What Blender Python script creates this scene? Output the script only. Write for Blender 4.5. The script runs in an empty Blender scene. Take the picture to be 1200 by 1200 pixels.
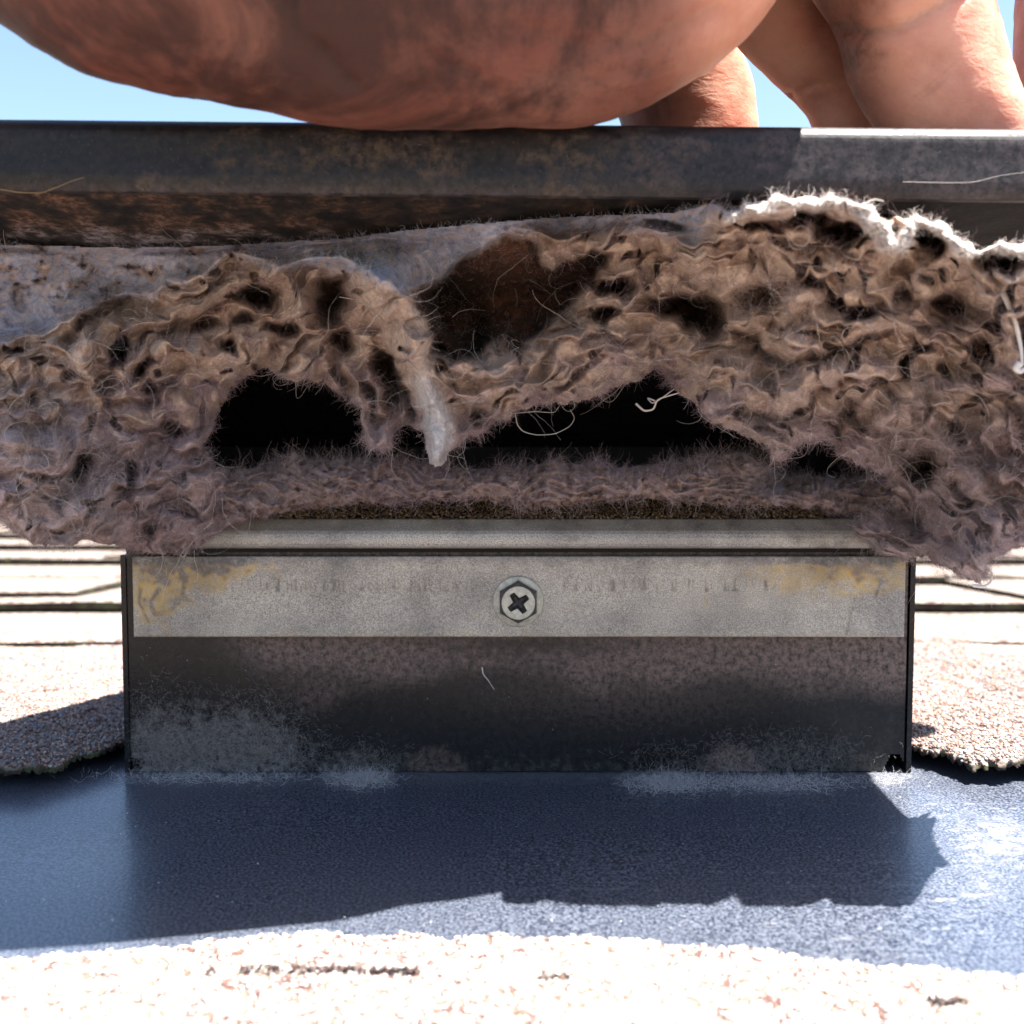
import bpy, bmesh, math, random
import numpy as np
from mathutils import Vector, Matrix
from mathutils.geometry import tessellate_polygon
random.seed(4); RNG = np.random.default_rng(11)
SC = bpy.context.scene; COL = SC.collection
MM = 0.001
# ------------------------------------------------------------------ camera
F = 1230.0; CY, CZ = -270.0, 84.7; TH = math.atan(75 / F)
cam = bpy.data.cameras.new('camera'); cam.sensor_width = 36; cam.lens = 36 * F / 1200
cam.clip_start = 0.005; cam.clip_end = 600
cam.dof.use_dof = True; cam.dof.focus_distance = 0.245; cam.dof.aperture_fstop = 19
camo = bpy.data.objects.new('camera', cam); COL.objects.link(camo)
camo.location = (0, CY * MM, CZ * MM); camo.rotation_euler = (math.pi / 2 - TH, 0, 0)
SC.camera = camo
# ------------------------------------------------------------------ world, sun, exposure
SUN = Vector((0.34, -0.06, 1)).normalized()
W = bpy.data.worlds.new('World'); SC.world = W; W.use_nodes = True
nt = W.node_tree; sky = nt.nodes.new('ShaderNodeTexSky'); sky.sky_type = 'NISHITA'; sky.sun_disc = False
sky.sun_elevation = math.asin(SUN.z); sky.sun_rotation = math.atan2(SUN.x, SUN.y); sky.air_density = 1.1; sky.dust_density = 1.2; sky.ozone_density = 2.0
nt.links.new(sky.outputs[0], nt.nodes['Background'].inputs[0]); nt.nodes['Background'].inputs[1].default_value = 0.052
sl = bpy.data.lights.new('sun', 'SUN'); sl.energy = 5.0; sl.angle = math.radians(0.5); sl.color = (1, 0.955, 0.89)
so = bpy.data.objects.new('sun', sl); COL.objects.link(so); so.rotation_euler = SUN.to_track_quat('Z', 'Y').to_euler(); so.location = (1, 0, 3)
SC.view_settings.view_transform = 'Standard'; SC.view_settings.look = 'None'; SC.view_settings.gamma = 1
SC.view_settings.use_curve_mapping = False; SC.view_settings.exposure = 2.5
SC.cycles.max_bounces = 8; SC.cycles.diffuse_bounces = 5; SC.cycles.use_denoising = True
# ------------------------------------------------------------------ pixel <-> place helpers
cT, sT = math.cos(TH), math.sin(TH)
def P(px, py, Y):
    a = (np.asarray(px, float) - 600) / F; b = (600 - np.asarray(py, float)) / F
    dy = cT + b * sT; dz = -sT + b * cT
    t = (np.asarray(Y, float) - CY) / dy
    return a * t, np.asarray(Y, float) + 0 * t, CZ + dz * t
def proj(X, Y, Z):
    y = Y - CY; z = Z - CZ
    dep = y * cT - z * sT; up = y * sT + z * cT
    return 600 + F * X / dep, 600 - F * up / dep
def Gz(px, py, Z):     # point on the level plane Z seen at a pixel
    a = (px - 600) / F; b = (600 - py) / F
    dz = -sT + b * cT; t = (Z - CZ) / dz
    return a * t, CY + (cT + b * sT) * t
# ------------------------------------------------------------------ noise
_g = RNG.normal(size=(256, 256, 2)); _g /= np.linalg.norm(_g, axis=2, keepdims=True)
def pn(x, y, s=0):
    x = np.asarray(x, float) + s * 17.31; y = np.asarray(y, float) + s * 9.77
    xi = np.floor(x).astype(int); yi = np.floor(y).astype(int); fx = x - xi; fy = y - yi
    u = fx ** 3 * (fx * (fx * 6 - 15) + 10); v = fy ** 3 * (fy * (fy * 6 - 15) + 10)
    def d(i, j):
        g = _g[(xi + i) & 255, (yi + j) & 255]; return g[..., 0] * (fx - i) + g[..., 1] * (fy - j)
    return ((d(0, 0) * (1 - u) + d(1, 0) * u) * (1 - v) + (d(0, 1) * (1 - u) + d(1, 1) * u) * v) * 1.5
def fbm(x, y, s=0, o=4, r=0.5):
    t = 0; a = 1; n = 0
    for i in range(o): t = t + a * pn(x, y, s + i * 3); n += a; a *= r; x = x * 2.03; y = y * 2.03
    return t / n
def ridged(x, y, s=0, o=4, r=0.55):
    t = 0; a = 1; n = 0
    for i in range(o): t = t + a * (1 - 2 * np.abs(pn(x, y, s + i * 3))); n += a; a *= r; x = x * 2.1; y = y * 2.1
    return t / n
def ss(a, b, x):
    t = np.clip((x - a) / (b - a), 0, 1); return t * t * (3 - 2 * t)
def blob(u, v, cx, cy, rx, ry, p=1.0):
    return np.exp(-(((u - cx) / rx) ** 2 + ((v - cy) / ry) ** 2) ** p)
def segdist(u, v, pts):
    best = np.full(u.shape, 1e9); tt = np.zeros(u.shape); n = len(pts) - 1
    for i in range(n):
        ax, ay = pts[i][:2]; bx, by = pts[i + 1][:2]; dx, dy = bx - ax, by - ay
        t = np.clip(((u - ax) * dx + (v - ay) * dy) / (dx * dx + dy * dy + 1e-9), 0, 1)
        d = np.hypot(u - ax - t * dx, v - ay - t * dy); m = d < best
        best = np.where(m, d, best); tt = np.where(m, (i + t) / n, tt)
    return best, tt
def inside(u, v, poly):
    c = np.zeros(u.shape, bool); n = len(poly)
    for i in range(n):
        x1, y1 = poly[i]; x2, y2 = poly[(i + 1) % n]
        if y1 == y2: continue
        m = (v < y1) != (v < y2)
        c ^= m & (u < (x2 - x1) * (v - y1) / (y2 - y1) + x1)
    return c
def sdf(u, v, poly):      # positive inside
    d, _ = segdist(u, v, list(poly) + [poly[0]])
    return np.where(inside(u, v, poly), d, -d)
# ------------------------------------------------------------------ object helpers
def link(o, parent=None, kind=None, label=None, cat=None, group=None):
    COL.objects.link(o)
    if parent is not None: o.parent = parent
    if kind: o['kind'] = kind
    if label: o['label'] = label
    if cat: o['category'] = cat
    if group: o['group'] = group
    return o
def empty(name, label, cat, loc=(0, 0, 0), kind=None):
    o = bpy.data.objects.new(name, None); o.location = [c * MM for c in loc]; o.empty_display_size = 0.02
    return link(o, None, kind, label, cat)
def mesh_obj(name, V, Fc, mat, parent=None, smooth=True, col=None, **kw):
    me = bpy.data.meshes.new(name)
    V = np.asarray(V, np.float32) * MM
    if isinstance(Fc, np.ndarray):
        k = Fc.shape[1]; me.vertices.add(len(V)); me.vertices.foreach_set('co', V.ravel())
        me.loops.add(Fc.size); me.loops.foreach_set('vertex_index', Fc.ravel().astype(np.int32))
        me.polygons.add(len(Fc)); me.polygons.foreach_set('loop_start', np.arange(0, Fc.size, k, dtype=np.int32))
        me.update(calc_edges=True)
    else:
        me.from_pydata(V.tolist(), [], Fc)
    if smooth: me.polygons.foreach_set('use_smooth', np.ones(len(me.polygons), bool))
    if col is not None:
        at = me.color_attributes.new('Col', 'FLOAT_COLOR', 'POINT'); c = np.ones((len(V), 4), np.float32); c[:, :col.shape[1]] = col
        at.data.foreach_set('color', c.ravel())
    me.materials.append(mat); me.validate()
    o = bpy.data.objects.new(name, me); return link(o, parent, **kw)
def sheet(name, X, Y, Z, mat, parent=None, col=None, mask=None, flip=False, **kw):
    n, m = X.shape; idx = np.arange(n * m).reshape(n, m)
    q = np.stack([idx[:-1, :-1], idx[1:, :-1], idx[1:, 1:], idx[:-1, 1:]], -1)
    if flip: q = q[..., ::-1]
    if mask is not None:
        k = mask[:-1, :-1] & mask[1:, :-1] & mask[1:, 1:] & mask[:-1, 1:]; q = q[k]
    q = q.reshape(-1, 4); V = np.stack([X.ravel(), Y.ravel(), Z.ravel()], 1); c = col.reshape(n * m, -1) if col is not None else None
    used = np.unique(q); re = np.zeros(len(V), int); re[used] = np.arange(len(used))
    return mesh_obj(name, V[used], re[q], mat, parent, col=None if c is None else c[used], **kw)
def bm_obj(name, bm, mat, parent=None, smooth=False, **kw):
    bmesh.ops.recalc_face_normals(bm, faces=bm.faces[:])
    me = bpy.data.meshes.new(name); bm.to_mesh(me); bm.free()
    me.transform(Matrix.Scale(MM, 4))
    if smooth: me.polygons.foreach_set('use_smooth', np.ones(len(me.polygons), bool))
    me.materials.append(mat); return link(bpy.data.objects.new(name, me), parent, **kw)
def box(bm, x0, x1, y0, y1, z0, z1, bev=0):
    r = bmesh.ops.create_cube(bm, size=1); vs = r['verts']
    for v in vs: v.co = Vector(((x0 + x1) / 2 + v.co.x * (x1 - x0), (y0 + y1) / 2 + v.co.y * (y1 - y0), (z0 + z1) / 2 + v.co.z * (z1 - z0)))
    if bev:
        es = list({e for v in vs for e in v.link_edges}); bmesh.ops.bevel(bm, geom=es, offset=bev, segments=3, affect='EDGES', profile=0.5)
def extrude_x(bm, prof, x0, x1, closed=True, nx=1):
    rows = [[bm.verts.new((x0 + (x1 - x0) * i / nx, p[0], p[1])) for p in prof] for i in range(nx + 1)]
    n = len(prof)
    for i in range(nx):
        for j in range(n if closed else n - 1):
            bm.faces.new((rows[i][j], rows[i][(j + 1) % n], rows[i + 1][(j + 1) % n], rows[i + 1][j]))
    if closed: bm.faces.new(rows[0]); bm.faces.new(rows[-1][::-1])
def hair(name, S, mat, rad, parent=None, **kw):      # S: n x k x 3 in mm
    n, k, _ = S.shape; h = bpy.data.hair_curves.new(name); h.add_curves([k] * n)
    h.position_data.foreach_set('vector', (S * MM).astype(np.float32).ravel())
    ra = h.attributes.get('radius') or h.attributes.new('radius', 'FLOAT', 'POINT')
    r = np.broadcast_to(np.asarray(rad, float).reshape(-1, 1), (n, k)) * np.linspace(1, 0.45, k)[None]
    ra.data.foreach_set('value', (r * MM).astype(np.float32).ravel())
    h.materials.append(mat); return link(bpy.data.objects.new(name, h), parent, **kw)
# ------------------------------------------------------------------ material helpers
class NT:
    def __init__(s, name):
        s.m = bpy.data.materials.new(name); s.m.use_nodes = True; s.t = s.m.node_tree; s.b = s.t.nodes['Principled BSDF']; s.co = None
    def n(s, t, **k):
        x = s.t.nodes.new(t)
        for a, b in k.items(): setattr(x, a, b)
        return x
    def put(s, sock, v):
        if isinstance(v, bpy.types.NodeSocket): s.t.links.new(v, sock)
        elif isinstance(v, (tuple, list)) and len(v) == 3 and sock.type == 'RGBA': sock.default_value = (*v, 1)
        else: sock.default_value = v
    def coord(s):
        if s.co is None: s.co = s.n('ShaderNodeTexCoord').outputs['Object']
        return s.co
    def noise(s, scale, detail=4, rough=0.55, vec=None, dist=0):
        x = s.n('ShaderNodeTexNoise'); s.put(x.inputs['Vector'], vec or s.coord()); x.inputs['Scale'].default_value = scale
        x.inputs['Detail'].default_value = detail; x.inputs['Roughness'].default_value = rough; x.inputs['Distortion'].default_value = dist
        return x.outputs['Fac']
    def voro(s, scale, feature='F1', out='Distance', vec=None):
        x = s.n('ShaderNodeTexVoronoi', feature=feature); s.put(x.inputs['Vector'], vec or s.coord()); x.inputs['Scale'].default_value = scale; return x.outputs[out]
    def scale(s, v):
        x = s.n('ShaderNodeMapping'); s.put(x.inputs['Vector'], s.coord()); x.inputs['Scale'].default_value = v; return x.outputs[0]
    def ramp(s, f, a, b, ca=(0, 0, 0), cb=(1, 1, 1)):
        x = s.n('ShaderNodeMapRange', clamp=True, interpolation_type='SMOOTHSTEP') if ca == (0, 0, 0) and cb == (1, 1, 1) else None
        if x: s.put(x.inputs[0], f); x.inputs[1].default_value = a; x.inputs[2].default_value = b; return x.outputs[0]
        return s.mix(s.ramp(f, a, b), ca, cb)
    def mix(s, f, a, b, mode='MIX'):
        x = s.n('ShaderNodeMix', data_type='RGBA', blend_type=mode); s.put(x.inputs[0], f); s.put(x.inputs[6], a); s.put(x.inputs[7], b); return x.outputs[2]
    def mth(s, op, a, b=0.0, c=0.0):
        x = s.n('ShaderNodeMath', operation=op); s.put(x.inputs[0], a); s.put(x.inputs[1], b); s.put(x.inputs[2], c); return x.outputs[0]
    def attr(s, name='Col'):
        return s.n('ShaderNodeVertexColor', layer_name=name).outputs
    def bump(s, h, dist, st=1.0):
        x = s.n('ShaderNodeBump'); s.put(x.inputs['Height'], h); x.inputs['Distance'].default_value = dist; x.inputs['Strength'].default_value = st
        old = s.b.inputs['Normal']
        if old.is_linked: s.t.links.new(old.links[0].from_socket, x.inputs['Normal'])
        s.t.links.new(x.outputs[0], old)
    def set(s, **k):
        for a, v in k.items(): s.put(s.b.inputs[a.replace('_', ' ')], v)
        return s
def mat_lint():
    s = NT('lint'); c = s.attr()['Color']
    f = s.noise(230, 8, 0.78, dist=0.8); g = s.noise(2600, 3, 0.6)
    c2 = s.mix(s.ramp(f, 0.3, 0.7), s.mix(1.0, c, (0.66, 0.60, 0.57), 'MULTIPLY'), s.mix(1.0, c, (1.3, 1.26, 1.24), 'MULTIPLY'))
    spk = s.ramp(s.noise(1300, 2, 0.5), 0.66, 0.72)
    c3 = s.mix(s.mth('MULTIPLY', spk, 0.5), c2, (0.10, 0.065, 0.05))
    s.set(Base_Color=c3, Roughness=0.95, Specular_IOR_Level=0.08, Sheen_Weight=0.04, Sheen_Roughness=0.6)
    s.bump(g, 0.0003, 0.6); s.bump(f, 0.0007, 0.4); return s.m
def mat_fibre():
    s = NT('lint_fibre'); r = s.n('ShaderNodeHairInfo').outputs['Random']
    c = s.mix(r, (0.14, 0.09, 0.077), (0.50, 0.415, 0.385)); c = s.mix(s.ramp(s.noise(25, 2), 0.4, 0.6), c, s.mix(1.0, c, (0.92, 0.86, 1.0), 'MULTIPLY'))
    s.set(Base_Color=c, Roughness=0.8, Specular_IOR_Level=0.2); return s.m
def mat_fibre_pale(name, col):
    s = NT(name); s.set(Base_Color=col, Roughness=0.7, Specular_IOR_Level=0.2); return s.m
def mat_paint(name, rough=0.3):        # dark factory paint; Col = overlay colour (dirt, blotches), alpha = its amount
    s = NT(name); a = s.attr()
    base = s.mix(s.ramp(s.voro(900, out='Color'), 0.2, 1.0), (0.004, 0.004, 0.0045), (0.010, 0.0095, 0.010))
    k = s.mth('MULTIPLY', a['Alpha'], s.ramp(s.noise(600, 6, 0.8), 0.32, 0.72))
    fine = s.ramp(s.noise(2600, 2), 0.69, 0.76)
    c = s.mix(k, base, a['Color']); c = s.mix(s.mth('MULTIPLY', fine, 0.35), c, (0.25, 0.23, 0.22))
    s.set(Base_Color=c, Roughness=s.mth('ADD', s.mth('MULTIPLY', k, 0.55), rough), Specular_IOR_Level=0.28)
    s.bump(s.noise(1500, 3), 0.0001, 0.35); return s.m
def mat_flashing():
    s = NT('painted_flashing'); a = s.attr()
    g = s.noise(1700, 2, 0.6); base = s.mix(s.ramp(g, 0.35, 0.7), (0.016, 0.022, 0.043), (0.165, 0.187, 0.235))
    k = s.mth('MULTIPLY', a['Alpha'], s.ramp(s.noise(500, 6, 0.75, dist=0.8), 0.25, 0.75))
    c = s.mix(k, base, a['Color']); sp = s.ramp(s.voro(260), 0.06, 0.02); c = s.mix(s.mth('MULTIPLY', sp, s.ramp(s.noise(60, 2), 0.55, 0.62)), c, (0.6, 0.6, 0.58))
    s.set(Base_Color=c, Roughness=s.mth('ADD', s.mth('MULTIPLY', k, 0.35), 0.34), Metallic=s.mth('SUBTRACT', 0.35, s.mth('MULTIPLY', k, 0.3)), Specular_IOR_Level=0.6, Coat_Weight=0.3, Coat_Roughness=0.16)
    s.bump(g, 0.00012, 0.4); return s.m
def mat_galv():
    s = NT('galvanised_metal'); a = s.attr()
    g = s.noise(3200, 3, 0.7); st = s.noise(1.0, 3, 0.6, vec=s.scale((30, 300, 900)))
    c = s.mix(s.ramp(g, 0.3, 0.7), (0.15, 0.135, 0.12), (0.48, 0.445, 0.40)); c = s.mix(s.mth('MULTIPLY', s.ramp(st, 0.4, 0.7), 0.35), c, (0.27, 0.25, 0.23))
    k = s.mth('MULTIPLY', a['Alpha'], s.ramp(s.noise(300, 7, 0.8, dist=0.5), 0.2, 0.85)); c = s.mix(k, c, a['Color'])
    big = s.noise(55, 4, 0.6); c = s.mix(1.0, c, s.ramp(big, 0.3, 0.7, (0.78, 0.76, 0.74), (1.32, 1.29, 1.22)), 'MULTIPLY')
    s.set(Base_Color=c, Metallic=s.mth('MULTIPLY', s.mth('SUBTRACT', 1.0, k), 0.3), Roughness=0.5)
    s.bump(g, 0.00012, 0.5); return s.m
def mat_plain(name, col, rough=0.5, metal=0.0, nz=0.0, sc=600, spec=0.5):
    s = NT(name); c = s.mix(s.ramp(s.noise(sc, 4, 0.65), 0.3, 0.7), tuple(x * (1 - nz) for x in col), tuple(min(1, x * (1 + nz)) for x in col))
    s.set(Base_Color=c, Roughness=rough, Metallic=metal, Specular_IOR_Level=spec); s.bump(s.noise(sc * 2, 3), 0.0001, 0.4); return s.m
def mat_shingle():
    s = NT('asphalt_shingle'); v = s.voro(520, out='Color'); n = s.noise(18, 4, 0.6); sep = s.n('ShaderNodeSeparateColor'); s.put(sep.inputs[0], v)
    c = s.mix(sep.outputs[0], (0.12, 0.083, 0.066), (0.30, 0.26, 0.23)); c = s.mix(s.ramp(sep.outputs[1], 0.78, 0.86), c, (0.09, 0.05, 0.045))
    c = s.mix(s.mth('MULTIPLY', s.ramp(n, 0.45, 0.7), 0.4), c, (0.30, 0.27, 0.22))
    geo = s.n('ShaderNodeNewGeometry'); sx = s.n('ShaderNodeSeparateXYZ'); s.put(sx.inputs[0], geo.outputs['Normal'])
    butt = s.ramp(sx.outputs[2], 0.6, 0.2)     # cut edges of shingles: shade painted dark, with some moss
    c = s.mix(butt, c, s.ramp(s.noise(90, 4), 0.4, 0.62, (0.03, 0.022, 0.02), (0.06, 0.065, 0.035)))
    s.set(Base_Color=c, Roughness=0.92, Specular_IOR_Level=0.2); s.bump(s.voro(520), 0.0014, 0.8); s.bump(n, 0.002, 0.4); return s.m
def mat_granule():
    s = NT('shingle_granule'); c = s.attr()['Color']; s.set(Base_Color=c, Roughness=0.75, Specular_IOR_Level=0.35); return s.m
def mat_skin():        # Col alpha = painted shade on palm and thumb; noise patches are grime
    s = NT('skin'); n = s.noise(60, 5, 0.6); m = s.noise(22, 3); al = s.attr()['Alpha']
    c = s.mix(s.ramp(n, 0.3, 0.7), (0.42, 0.18, 0.12), (0.60, 0.32, 0.23)); c = s.mix(s.mth('MULTIPLY', s.ramp(m, 0.45, 0.65), 0.55), c, (0.38, 0.11, 0.07))
    g = s.ramp(s.mth('ADD', s.noise(26, 6, 0.62, dist=0.5), s.mth('MULTIPLY', al, 0.36)), 0.46, 0.84)
    c = s.mix(s.mth('MULTIPLY', al, 0.78), c, (0.080, 0.022, 0.016)); g = s.ramp(s.mth('ADD', s.noise(24, 6, 0.66, dist=0.8), s.mth('MULTIPLY', al, 0.12)), 0.52, 0.72); c = s.mix(s.mth('MULTIPLY', g, 0.85), c, (0.030, 0.012, 0.010)); fine = s.ramp(s.noise(420, 4, 0.7), 0.5, 0.7); c = s.mix(s.mth('MULTIPLY', s.mth('MULTIPLY', fine, al), 0.3), c, (0.04, 0.018, 0.014))
    s.set(Base_Color=c, Roughness=0.55, Specular_IOR_Level=0.2, Subsurface_Weight=0.6, Subsurface_Scale=0.009)
    s.b.inputs['Subsurface Radius'].default_value = (1.0, 0.25, 0.12)
    w = s.noise(1.0, 3, 0.5, vec=s.scale((220, 420, 520)), dist=1.5); s.bump(w, 0.0004, 0.4); s.bump(s.voro(170, 'DISTANCE_TO_EDGE'), 0.0006, 0.35); s.bump(s.voro(1300), 0.0001, 0.3); s.bump(s.noise(90, 3), 0.0006, 0.3); return s.m
M_lint = mat_lint(); M_fib = mat_fibre(); M_paint = mat_paint('dark_painted_metal', 0.24); M_lip = mat_paint('hood_paint', 0.38); M_flash = mat_flashing(); M_galv = mat_galv()
M_in = mat_plain('black_inner_metal', (0.004, 0.0035, 0.003), 0.85, 0, 0.3); M_sh = mat_shingle(); M_gr = mat_granule(); M_skin = mat_skin()  # inner metal near-black so the vent's inside reads as unlit
M_pale = mat_fibre_pale('pale_thread', (0.62, 0.58, 0.54)); M_dustf = mat_fibre_pale('dust_hair', (0.33, 0.29, 0.27)); M_bluef = mat_fibre_pale('grey_fluff', (0.42, 0.41, 0.42))
M_screw = mat_plain('zinc_screw', (0.44, 0.415, 0.34), 0.5, 0.25, 0.2, 900); M_hex = mat_plain('shaded_hex_flank', (0.055, 0.048, 0.04), 0.6, 0.2, 0.3, 900); M_dark = mat_plain('screw_recess', (0.05, 0.045, 0.04), 0.6, 0.3)  # hex flanks coloured dark to stand for their shade
M_crumb = NT('rusty_crumb'); M_crumb.set(Base_Color=M_crumb.attr()['Color'], Roughness=0.9); M_crumb = M_crumb.m

# ================================================================== THE SETTING
def plain_plane(name, x0, x1, y0, y1, z, mat, **kw):
    return mesh_obj(name, [(x0, y0, z), (x1, y0, z), (x1, y1, z), (x0, y1, z)], [(0, 1, 2, 3)], mat, smooth=False, kind='structure', **kw)
M_ground = mat_plain('lawn', (0.06, 0.08, 0.03), 0.95, 0, 0.4, 2)
plain_plane('ground', -250000, 250000, -250000, 250000, -3200, M_ground)
bm = bmesh.new()
box(bm, -7000, 7000, -5000, 4500, -60, -14)
box(bm, -6700, 6700, -4700, 4200, -3190, -62)
roof = bm_obj('roof', bm, M_sh, kind='structure')
def shingle_mesh(w, dep, t, nseg, jit, back=0.0):
    # slab with an uneven front (butt) edge; front top at z=t, back edge sinks to rest on the deck
    xs = np.linspace(0, w, nseg + 1); fy = RNG.normal(0, jit, nseg + 1); V = []; Fc = []
    for i, x in enumerate(xs):
        dz = RNG.normal(0, 0.25); V += [(x, fy[i], 0), (x, fy[i] - 0.3, t + dz - 0.8), (x, fy[i] + 1.0, t + dz), (x, dep, back), (x, dep, back - 2.5)]
    for i in range(nseg):
        a = i * 5; b = a + 5
        Fc += [(a, b, b + 1, a + 1), (a + 1, b + 1, b + 2, a + 2), (a + 2, b + 2, b + 3, a + 3), (a + 3, b + 3, b + 4, a + 4)]
    n = nseg * 5; Fc += [(0, 1, 2, 3, 4), (n + 4, n + 3, n + 2, n + 1, n)]
    me = bpy.data.meshes.new('shingle'); me.from_pydata([tuple(c * MM for c in v) for v in V], [], Fc); me.materials.append(M_sh); me.update(); return me
STEP = 116.0
bodies = [shingle_mesh(298, STEP + 45, 4.6, 9, 0.9, -4.5) for _ in range(4)]
tabs = [shingle_mesh(w, STEP + 20, 3.2, 5, 0.8, -2.6) for w in (70, 105, 140, 88)]
def put_shingle(me, x, y, z, rz=0.0):
    o = bpy.data.objects.new('shingle', me); o.location = (x * MM, y * MM, z * MM); o.rotation_euler = (0, 0, rz); link(o, roof)
rr = random.Random(3)
for k in range(13):                      # courses up the roof behind the vent
    y = 183 + STEP * k; off = rr.uniform(-290, 0); half = 520 + 45 * k
    x = -half + off
    while x < half:
        put_shingle(rr.choice(bodies), x, y, -3.4 + rr.uniform(-.2, .2), rr.uniform(-.002, .002))
        if rr.random() < 0.75:
            put_shingle(rr.choice(tabs), x + rr.uniform(10, 150), y + rr.choice([0.5, 0.5, 26]), 0.3)
        x += 300
for k in range(4):                       # courses below the vent, towards and past the camera
    y = -98 - STEP * (k + 1) - 8
    x = -600 + rr.uniform(-200, 0)
    while x < 600:
        put_shingle(rr.choice(bodies), x, y, -7.6); x += 300
# cut shingles beside and in front of the vent
GR_C = np.array([(0.24, 0.13, 0.095), (0.38, 0.27, 0.21), (0.42, 0.38, 0.34), (0.12, 0.07, 0.06), (0.34, 0.22, 0.19), (0.22, 0.22, 0.25)])
OCT = np.array([(1, 0, 0), (-1, 0, 0), (0, 1, 0), (0, -1, 0), (0, 0, 1), (0, 0, -1)], float)
OF = np.array([(0, 2, 4), (2, 1, 4), (1, 3, 4), (3, 0, 4), (2, 0, 5), (1, 2, 5), (3, 1, 5), (0, 3, 5)])
def granules(name, pts, smin, smax, parent, mat=None, cols=GR_C, flat=0.65, **kw):
    n = len(pts); s = RNG.uniform(smin, smax, (n, 1, 1)) * RNG.uniform(0.6, 1.2, (n, 1, 3)); s[:, :, 2] *= flat
    V = OCT[None] * s + RNG.normal(0, 0.16, (n, 6, 3)) * s
    a = RNG.uniform(0, 6.28, n); t = RNG.normal(0, 0.4, n); ca, sa, ct, st = np.cos(a), np.sin(a), np.cos(t), np.sin(t)
    x = V[..., 0] * ca[:, None] - V[..., 1] * sa[:, None]; y = V[..., 0] * sa[:, None] + V[..., 1] * ca[:, None]; z = V[..., 2]
    x2 = x * ct[:, None] + z * st[:, None]; z2 = -x * st[:, None] + z * ct[:, None]
    V = np.stack([x2, y, z2], -1) + np.asarray(pts)[:, None]
    c = cols[RNG.integers(0, len(cols), n)] * 0.8 * RNG.uniform(0.7, 1.3, (n, 1)); c = np.repeat(c, 6, 0)
    Fa = (OF[None] + (np.arange(n) * 6)[:, None, None]).reshape(-1, 3)
    return mesh_obj(name, V.reshape(-1, 3), Fa, mat or M_gr, parent, smooth=False, col=c, kind='stuff', **kw)
def cut_shingle(poly, ztop, zbot, n_gran, zone, label, gs=(0.4, 0.85), gc=GR_C):
    # poly: plan outline; ztop(x,y) height field; zone: plan rectangle that gets real granules
    xs = [p[0] for p in poly]; ys = [p[1] for p in poly]; st = 1.0
    X, Y = np.meshgrid(np.arange(min(xs), max(xs) + st, st), np.arange(min(ys), max(ys) + st, st), indexing='ij')
    d = sdf(X, Y, poly) + fbm(X / 5, Y / 5, 3, 3) * 2.2 + pn(X / 1.7, Y / 1.7, 5) * 0.6
    Z = ztop(X, Y) + fbm(X / 12, Y / 12, 7, 3) * 0.9 + pn(X / 1.6, Y / 1.6, 8) * 0.25
    m = d > 0; edge = ss(2.2, 0, d) ; Zt = Z - edge * 0.9
    o = sheet('cut_shingle', X, Y, Zt, M_sh, roof, mask=m, flip=False, label=label)
    o.name = 'shingle'
    me = o.data; bmm = bmesh.new(); bmm.from_mesh(me)
    be = [e for e in bmm.edges if e.is_boundary]; r = bmesh.ops.extrude_edge_only(bmm, edges=be)
    for v in [g for g in r['geom'] if isinstance(g, bmesh.types.BMVert)]: v.co.z -= zbot * MM * random.uniform(0.85, 1.1)
    bmesh.ops.recalc_face_normals(bmm, faces=bmm.faces[:]); bmm.to_mesh(me); bmm.free()
    x0, x1, y0, y1 = zone; px = RNG.uniform(x0, x1, n_gran * 3); py = RNG.uniform(y0, y1, n_gran * 3)
    dd = sdf(px, py, poly) + fbm(px / 5, py / 5, 3, 3) * 2.2 + pn(px / 1.7, py / 1.7, 5) * 0.6; k = dd > 0.25; px, py, dd = px[k][:n_gran], py[k][:n_gran], dd[k][:n_gran]
    pz = ztop(px, py) + fbm(px / 12, py / 12, 7, 3) * 0.9 + pn(px / 1.6, py / 1.6, 8) * 0.25 - ss(2.2, 0, dd) * 0.9
    granules('granules', np.stack([px, py, pz + 0.12], 1), gs[0], gs[1], o, cols=gc)
    return o
cut_shingle([(-420, -14), (-140, -15), (-122, -14), (-116, -12), (-112, -3), (-108, 5), (-103.5, 13), (-103.5, 215), (-420, 215)],
            lambda x, y: 6.5 + 0.5 * np.sin(x / 14) - np.clip(y - 20, 0, 200) * 0.048, 1.8, 30000, (-190, -102, -18, 185), 'cut shingle lifting off the flashing beside the vent')
cut_shingle([(104.5, 8), (112, -1), (116, -11), (124, -12), (131, -9), (137, -13), (150, -10), (420, -14), (420, 215), (104.5, 215)],
            lambda x, y: 6.0 + 0.4 * np.sin(x / 9) - np.clip(y - 20, 0, 200) * 0.038, 1.6, 26000, (103, 200, -16, 185), 'sunlit cut shingle with a ragged edge beside the vent')
front_top = [(-420, -106), (-130, -112), (-88, -106), (-66, -101), (-50, -97), (-36, -94.5), (-15, -96.5), (8, -98), (25, -99), (43, -102), (62, -106), (88, -110), (110, -113), (420, -115)]
cut_shingle([(420, -210), (-420, -210)] + front_top, lambda x, y: 2.6 + 0.5 * np.sin(x / 21 + 1) - np.clip(-y - 110, 0, 200) * 0.02, 2.4, 22000, (-110, 110, -135, -90), 'shingle in front of the flashing, sun glare painted into its granules', (0.13, 0.4), np.concatenate([np.minimum(GR_C[[1, 2, 2, 1, 2, 4, 2]] * 2.1 + .18, .82), GR_C[[0, 3]] * 1.3]))  # granule colours raised to stand for overexposed sunlight

# ================================================================== DRYER VENT
vent = empty('dryer_vent', 'black metal roof dryer vent choked with lint, galvanised strip and one screw across its front', 'vent')
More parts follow.
